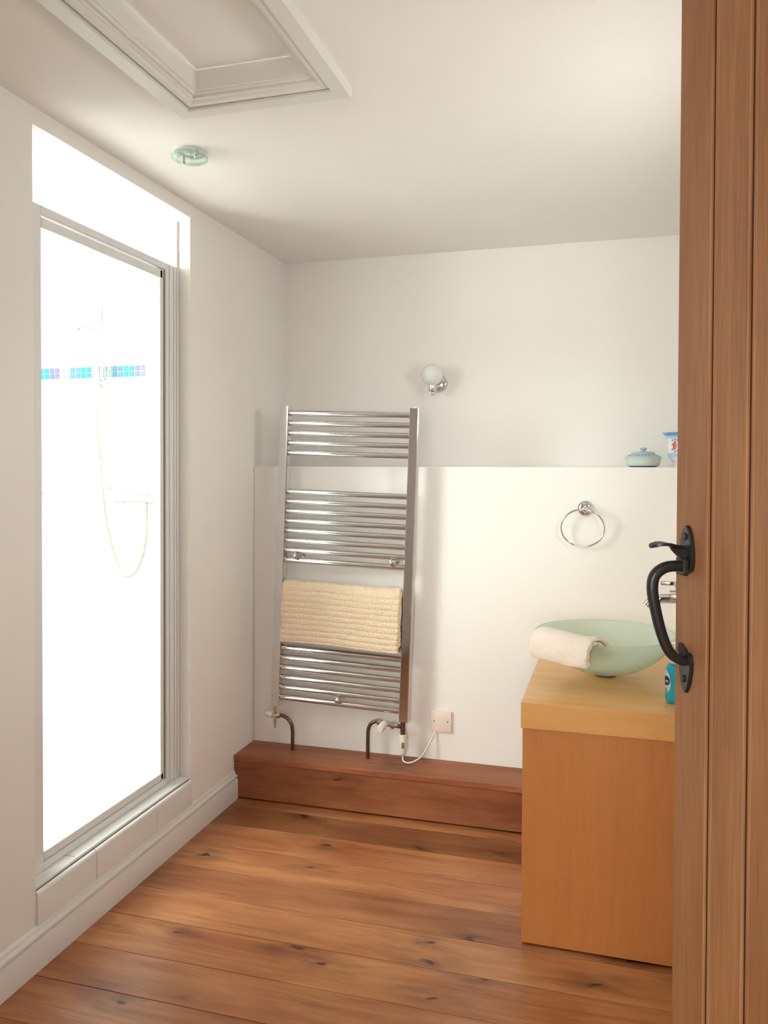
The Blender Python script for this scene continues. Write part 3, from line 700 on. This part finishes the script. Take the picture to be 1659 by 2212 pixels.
# ------------------------------------------------------------------ towel ring
tx, tz = -.111, 1.249
t = thing('towel_ring', 'chrome towel ring on the lower back wall', 'towel ring', (tx, Y1, tz))
obj('rose', lathe([(0, 0), (.031, 0), (.0315, -.003), (.029, -.008), (.020, -.013), (.014, -.015), (0, -.016)], 36, (tx, Y1, tz), 'y'), CHROME, t, smooth=True)
obj('post', [cyl(.0085, Y1 - .046, Y1 - .012, (tx, 0, tz - .002), 'y', 18), sphere(.0125, (tx, Y1 - .045, tz - .002), 20, 12)], CHROME, t, smooth=True)
ring = []
for i in range(64):
    a = 2 * math.pi * i / 64; zz = .074 * math.cos(a)
    ring.append((tx - .009 + .083 * math.sin(a), Y1 - .043 + .018 * (1 - math.cos(a)) / 2, tz - .002 - .074 + zz))
obj('ring', sweep(ring, .0036, 12, closed=True), CHROME, t, smooth=True)

# ------------------------------------------------------------------ crockery on the ledge
t = thing('lidded_dish', 'small pale blue lidded pottery dish on the wall ledge', 'dish', (.111, 3.45, ZL))
POT = plain('pale_glaze', rgb(214, 222, 214), .2); BLUEG = plain('pale_blue_glaze', rgb(176, 198, 212), .2); NAVY = plain('navy_glaze', rgb(70, 104, 150), .25)
bx, by = .111, 3.45
obj('bowl', lathe([(0, ZL), (.045, ZL), (.052, ZL + .002), (.063, ZL + .008), (.067, ZL + .020), (.0695, ZL + .036), (.0745, ZL + .041), (.0735, ZL + .0425), (.068, ZL + .040), (.060, ZL + .034), (0, ZL + .032)], 48, (bx, by, 0)), POT, t, smooth=True, auto=60)
obj('foot_line', lathe([(.0455, ZL + .0003), (.0527, ZL + .0017), (.0590, ZL + .0053), (.0585, ZL + .0060), (.052, ZL + .0030)], 48, (bx, by, 0)), NAVY, t, smooth=True)
lid = obj('lid', lathe([(.068, ZL + .0405), (.069, ZL + .044), (.064, ZL + .0470), (.052, ZL + .051), (.0475, ZL + .054), (.0450, ZL + .0605), (.043, ZL + .062), (.012, ZL + .0655), (0, ZL + .066)], 48, (bx, by, 0)), BLUEG, t, smooth=True)
obj('lid_knob', lathe([(0, ZL + .064), (.006, ZL + .0645), (.006, ZL + .068), (.0125, ZL + .073), (.0135, ZL + .077), (.011, ZL + .080), (0, ZL + .081)], 24, (bx, by, 0)), BLUEG, t, smooth=True)
fl = []
for i in range(26):
    a = 2 * math.pi * i / 26; fl.append(sphere(.0030, (bx + .0565 * math.cos(a), by + .0565 * math.sin(a), ZL + .0497 + .0006 * (i % 2)), 6, 4, (1, 1, .35)))
obj('painted_flowers', fl, NAVY, t)
px, py = .272, 3.46
t = thing('rose_vase', 'white china vase with blue bands and a pink rose on the wall ledge', 'vase', (px, py, ZL))
CHINA = plain('white_china', rgb(236, 238, 236), .15)
vp = [(0, ZL), (.042, ZL), (.044, ZL + .004), (.040, ZL + .012), (.046, ZL + .024), (.060, ZL + .040), (.0655, ZL + .054), (.0675, ZL + .075), (.0665, ZL + .098), (.0680, ZL + .112), (.074, ZL + .126), (.085, ZL + .138), (.0865, ZL + .141), (.084, ZL + .1415), (.072, ZL + .128), (.062, ZL + .100), (.060, ZL + .05), (0, ZL + .03)]
vr = lambda z: next((a[0] + (b[0] - a[0]) * (z - a[1]) / (b[1] - a[1]) for a, b in zip(vp[1:13], vp[2:13]) if a[1] <= z <= b[1] and b[1] > a[1]), .067)
va = obj('body', lathe(vp, 48, (px, py, 0)), CHINA, t, smooth=True, auto=60)
SKYB = plain('soft_blue_glaze', rgb(120, 172, 222), .2); PALEB = plain('pale_sky_glaze', rgb(186, 212, 238), .2)
def band(z0, z1, mat, nm, e=.0006):
    zs_ = [z0 + (z1 - z0) * i / 8 for i in range(9)]
    pr = [(vr(z) + e, z) for z in zs_] + [(vr(z) - .001, z) for z in zs_[::-1]]
    obj(nm, lathe(pr + [pr[0]], 48, (px, py, 0)), mat, t, smooth=True)
band(ZL + .127, ZL + .1405, SKYB, 'rim_band'); band(ZL + .116, ZL + .127, PALEB, 'lower_rim_band'); band(ZL + .042, ZL + .060, PALEB, 'foot_band')
def decal(ang, z, w, h, mat, nm, e=.0009, par=None):
    """small painted petal hugging the vase"""
    V = []; n = 14
    for i in range(n):
        a = 2 * math.pi * i / n; da = w * math.cos(a) / .067; zz = z + h * math.sin(a); r = vr(zz) + e
        V.append(Vector((px + r * math.cos(ang + da), py + r * math.sin(ang + da), zz)))
    r = vr(z) + e * 1.2; V.append(Vector((px + r * math.cos(ang), py + r * math.sin(ang), z)))
    return fixn(V, [[i, (i + 1) % n, n] for i in range(n)])
va_ang = math.radians(-128); zr = ZL + .088
obj('rose', [decal(va_ang, zr, .010, .019, None, '')], plain('rose_pink', rgb(222, 110, 138), .3), t)
obj('rose_petals', [decal(va_ang - .05 + .045 * k, zr + .002 * (k - 1), .0022, .013, None, '', .0016) for k in range(-1, 3)], plain('deep_rose', rgb(198, 62, 96), .3), t)
obj('rose_leaves', [decal(va_ang + dx, zr + dz, .0036, .0028, None, '', .0012) for dx, dz in ((-.17, .021), (.02, .023), (.15, .021), (-.19, .004), (-.18, -.016), (.17, -.02), (0, -.024), (.32, .006), (.36, -.012), (.5, .002))], plain('leaf_grey_green', rgb(88, 100, 84), .3), t)
obj('cream_buds', [decal(va_ang + dx, zr + dz, .005, .006, None, '', .0010) for dx, dz in ((.27, .006), (.42, -.001))], plain('cream_bud', rgb(232, 206, 160), .3), t)

# ------------------------------------------------------------------ basin cabinet and worktop
VX0, VX1, VY0, VY1 = -.2545, .178, 2.364, 3.074
t = thing('basin_cabinet', 'plain beech basin cabinet standing by the back wall', 'cabinet', ((VX0 + VX1) / 2, VY0, 0))
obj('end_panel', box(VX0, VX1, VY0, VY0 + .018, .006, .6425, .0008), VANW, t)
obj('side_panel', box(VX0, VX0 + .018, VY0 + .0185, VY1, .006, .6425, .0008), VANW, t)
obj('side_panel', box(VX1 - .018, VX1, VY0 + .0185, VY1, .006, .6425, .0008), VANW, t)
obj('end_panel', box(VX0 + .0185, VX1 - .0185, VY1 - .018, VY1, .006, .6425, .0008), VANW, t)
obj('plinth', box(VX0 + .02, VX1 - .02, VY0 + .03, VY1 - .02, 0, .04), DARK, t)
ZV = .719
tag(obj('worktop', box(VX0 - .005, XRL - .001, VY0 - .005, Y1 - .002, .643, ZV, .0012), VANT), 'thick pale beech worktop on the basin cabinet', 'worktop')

# frosted glass basin
BX, BY, BR, BZ = -.026, 2.755, .230, .862
t = thing('glass_basin', 'frosted green glass bowl basin on the beech worktop', 'basin', (BX, BY, ZV))
zb0 = ZV + .004; hh = BZ - zb0; RS = (BR ** 2 + hh ** 2) / (2 * hh)
amax = math.asin(min(1, BR / RS)); outer = []; inner = []
for i in range(25):
    a = amax * i / 24
    outer.append((RS * math.sin(a), zb0 + RS - RS * math.cos(a)))
    inner.append(((RS - .010) * math.sin(a), zb0 + RS - (RS - .010) * math.cos(a)))
inner[-1] = (BR - .010, BZ - .0005); inner = [q for q in inner if q[1] <= BZ]
bw = obj('bowl', lathe(outer[:-1] + [(BR - .001, BZ - .003), (BR, BZ - .001), (BR - .002, BZ + .001), (BR - .008, BZ + .001)] + inner[::-1][1:], 96, (BX, BY, 0)), BASIN, t, smooth=True, auto=50)
obj('base_ring', lathe([(0, ZV), (.034, ZV), (.036, ZV + .001), (.034, ZV + .0058), (0, ZV + .0045)], 40, (BX, BY, 0)), plain('dark_rubber_ring', (.03, .045, .06, 1), .35), t, smooth=True)
obj('waste', lathe([(0, zb0 + .0135), (.030, zb0 + .0135), (.031, zb0 + .0125), (.028, zb0 + .010), (0, zb0 + .010)], 28, (BX, BY, 0)), CHROME, t, smooth=True)

# wall-mounted basin mixer
t = thing('basin_tap', 'chrome wall-mounted basin mixer tap above the glass bowl', 'tap', (XRL, 2.70, .99))
ty = 2.70
obj('wall_rose', cyl(.032, XRL - .012, XRL, (0, ty, 1.000), 'x', 28, .003), CHROME, t, smooth=True)
obj('body', [cyl(.020, .170, XRL - .010, (0, ty, 1.000), 'x', 24, .002), cyl(.019, .995, 1.034, (.205, ty, 0), 'z', 24, .002)], CHROME, t, smooth=True)
obj('lever', box(.143, .222, ty - .009, ty + .009, 1.0345, 1.0475, .003, 2), CHROME, t, smooth=True)
obj('spout', sweep(cat([(.215, ty, .993), (.175, ty, .9925), (.140, ty, .990), (.118, ty, .984), (.107, ty, .974)], 6), [.0155] * 13 + [.0150, .0145, .0140, .0140] + [.0135] * 8, 18), CHROME, t, smooth=True)
obj('aerator', sweep([(.108, ty, .975), (.101, ty, .966)], .0125, 18), CHROMED, t, smooth=True)

# hand towel folded over the rim
tdir = Vector((.795, -.606, 0)); tout = Vector((-.606, -.795, 0))    # along the towel / outwards from the basin
tc_ = Vector((BX, BY, 0)) + tout * .205 + tdir * .020
def towel(sec, half, seed, th=.009, nx=64):
    P = [Vector((a, 0, b)) for a, b in sec]; P = cat(P, 10); n = len(P) - 1
    rnd = random.Random(seed); V = []; F = []; w = nx + 1
    for side in (1, -1):
        for i, p_ in enumerate(P):
            a = P[max(0, i - 1)]; b = P[min(n, i + 1)]; T = (b - a).normalized(); N_ = Vector((-T.z, 0, T.x))
            for k in range(w):
                u = k / nx; l = (-1 + 2 * u) * half
                h = th * .5 + .0011 * rnd.uniform(-1, 1) + .0012 * math.sin(u * 13 + i * .21 + seed)
                e = min(min(u, 1 - u) * 2 * half / .010, min(i, n - i) / 3.0); h *= min(1, .45 + .55 * math.sqrt(max(0, min(1, e))))
                q = p_ + N_ * (h * side)
                sag = .006 * math.sin(u * 3.1 + .4) * (i / n) + .003 * math.sin(u * 9 + seed)
                V.append(tc_ + tout * q.x + tdir * (l + .0015 * math.sin(i * .5) + .0008 * rnd.uniform(-1, 1)) + Vector((0, 0, q.z - sag * .5)))
    o2 = (n + 1) * w
    for i in range(n):
        for k in range(nx):
            F.append([i * w + k, i * w + k + 1, (i + 1) * w + k + 1, (i + 1) * w + k]); F.append([o2 + i * w + k, o2 + (i + 1) * w + k, o2 + (i + 1) * w + k + 1, o2 + i * w + k + 1])
        F.append([i * w, (i + 1) * w, o2 + (i + 1) * w, o2 + i * w]); F.append([i * w + nx, o2 + i * w + nx, o2 + (i + 1) * w + nx, (i + 1) * w + nx])
    for k in range(nx):
        F.append([k, o2 + k, o2 + k + 1, k + 1]); F.append([n * w + k, n * w + k + 1, o2 + n * w + k + 1, o2 + n * w + k])
    return V, F
t = thing('hand_towel', 'pale peach terry hand towel folded over the basin rim', 'towel', tc_ + Vector((0, 0, BZ)))
z_ = BZ
obj('towel_layer', towel([(-.070, z_ - .036), (-.040, z_ - .010), (-.012, z_ + .008), (.010, z_ + .011), (.030, z_ + .003), (.041, z_ - .018), (.043, z_ - .040), (.038, z_ - .056)], .112, 1, .011), TOWC, t, smooth=True, auto=180)
obj('towel_layer', towel([(-.076, z_ - .024), (-.045, z_ + .004), (-.014, z_ + .020), (.012, z_ + .023), (.037, z_ + .013), (.053, z_ - .012), (.056, z_ - .040), (.051, z_ - .060)], .116, 2, .011), TOWC, t, smooth=True, auto=180)

# soap pump bottle
sx_, sy_ = .186, 2.488
t = thing('soap_bottle', 'blue liquid soap pump bottle on the beech worktop', 'soap bottle', (sx_, sy_, ZV))
mS, ntS, bS = new_mat('blue_liquid_soap'); setin(bS, Base_Color=(.04, .52, .68, 1), Roughness=.08, IOR=1.2); bS.inputs['Transmission Weight'].default_value = .35
obj('body', lathe([(0, ZV), (.030, ZV), (.036, ZV + .004), (.0385, ZV + .012), (.0385, ZV + .030), (.0365, ZV + .055), (.0360, ZV + .080), (.0365, ZV + .098), (.034, ZV + .108), (.028, ZV + .114), (.024, ZV + .117), (0, ZV + .117)], 40, (sx_, sy_, 0), sy=.8), mS, t, smooth=True)
GREYP = plain('translucent_grey_cap', (.55, .57, .56, 1), .25)
obj('collar', cyl(.0285, ZV + .1165, ZV + .140, (sx_, sy_, 0), 'z', 28, .002), GREYP, t, smooth=True)
obj('pump', [cyl(.006, ZV + .140, ZV + .165, (sx_, sy_, 0), 'z', 14), cyl(.013, ZV + .160, ZV + .172, (sx_, sy_, 0), 'z', 18, .002), sweep([(sx_, sy_, ZV + .168), (sx_ - .014, sy_ + .03, ZV + .168), (sx_ - .018, sy_ + .04, ZV + .163)], [.006, .005, .004], 10)], plain('white_pump', (.8, .8, .78, 1), .35), t, smooth=True)
LC = math.radians(-157)
def lab_pt(ang, z, e):
    r = .0365 + e; return Vector((sx_ + r * math.cos(ang), sy_ + r * .8 * math.sin(ang), z))
def lab_ell(a0, z0, wa, hz, e, n=28):
    V = [lab_pt(a0 + wa * math.cos(2 * math.pi * i / n), z0 + hz * math.sin(2 * math.pi * i / n), e) for i in range(n)]
    W_ = [lab_pt(a0 + .5 * wa * math.cos(2 * math.pi * i / n), z0 + .5 * hz * math.sin(2 * math.pi * i / n), e) for i in range(n)]
    V = V + W_ + [lab_pt(a0, z0, e)]
    return fixn(V, [[i, (i + 1) % n, n + (i + 1) % n, n + i] for i in range(n)] + [[n + i, n + (i + 1) % n, 2 * n] for i in range(n)])
lb = obj('label', lab_ell(LC - .12, ZV + .062, .62, .036, .0022), plain('label_silver', rgb(176, 200, 204), .35), t, smooth=True)
obj('label_oval', lab_ell(LC - .02, ZV + .066, .46, .014, .0026), plain('label_navy', rgb(34, 34, 62), .35), t, smooth=True)
obj('label_leaf', lab_ell(LC - .2, ZV + .034, .42, .011, .0027), plain('label_green', rgb(96, 172, 108), .35), t, smooth=True)
fc = bpy.data.curves.new('lettering_curve', 'FONT'); fc.body = 'ex'; fc.size = .013; fc.align_x = 'CENTER'; fc.align_y = 'CENTER'; fc.resolution_u = 3
fo = bpy.data.objects.new('lettering_tmp', fc); COL.objects.link(fo)
dg = bpy.context.evaluated_depsgraph_get(); tm = bpy.data.meshes.new_from_object(fo.evaluated_get(dg))
tv = [lab_pt(LC + .12 + v.co.x / .036, ZV + .066 + v.co.y, .0031) for v in tm.vertices]; tf = [list(p.vertices) for p in tm.polygons]
bpy.data.objects.remove(fo); bpy.data.curves.remove(fc); bpy.data.meshes.remove(tm)
obj('lettering', (tv, tf), plain('label_white', (.85, .85, .85, 1), .4), t)

for o in list(bpy.data.objects):
    for k_ in ('_local', '_off'):
        if k_ in o: del o[k_]
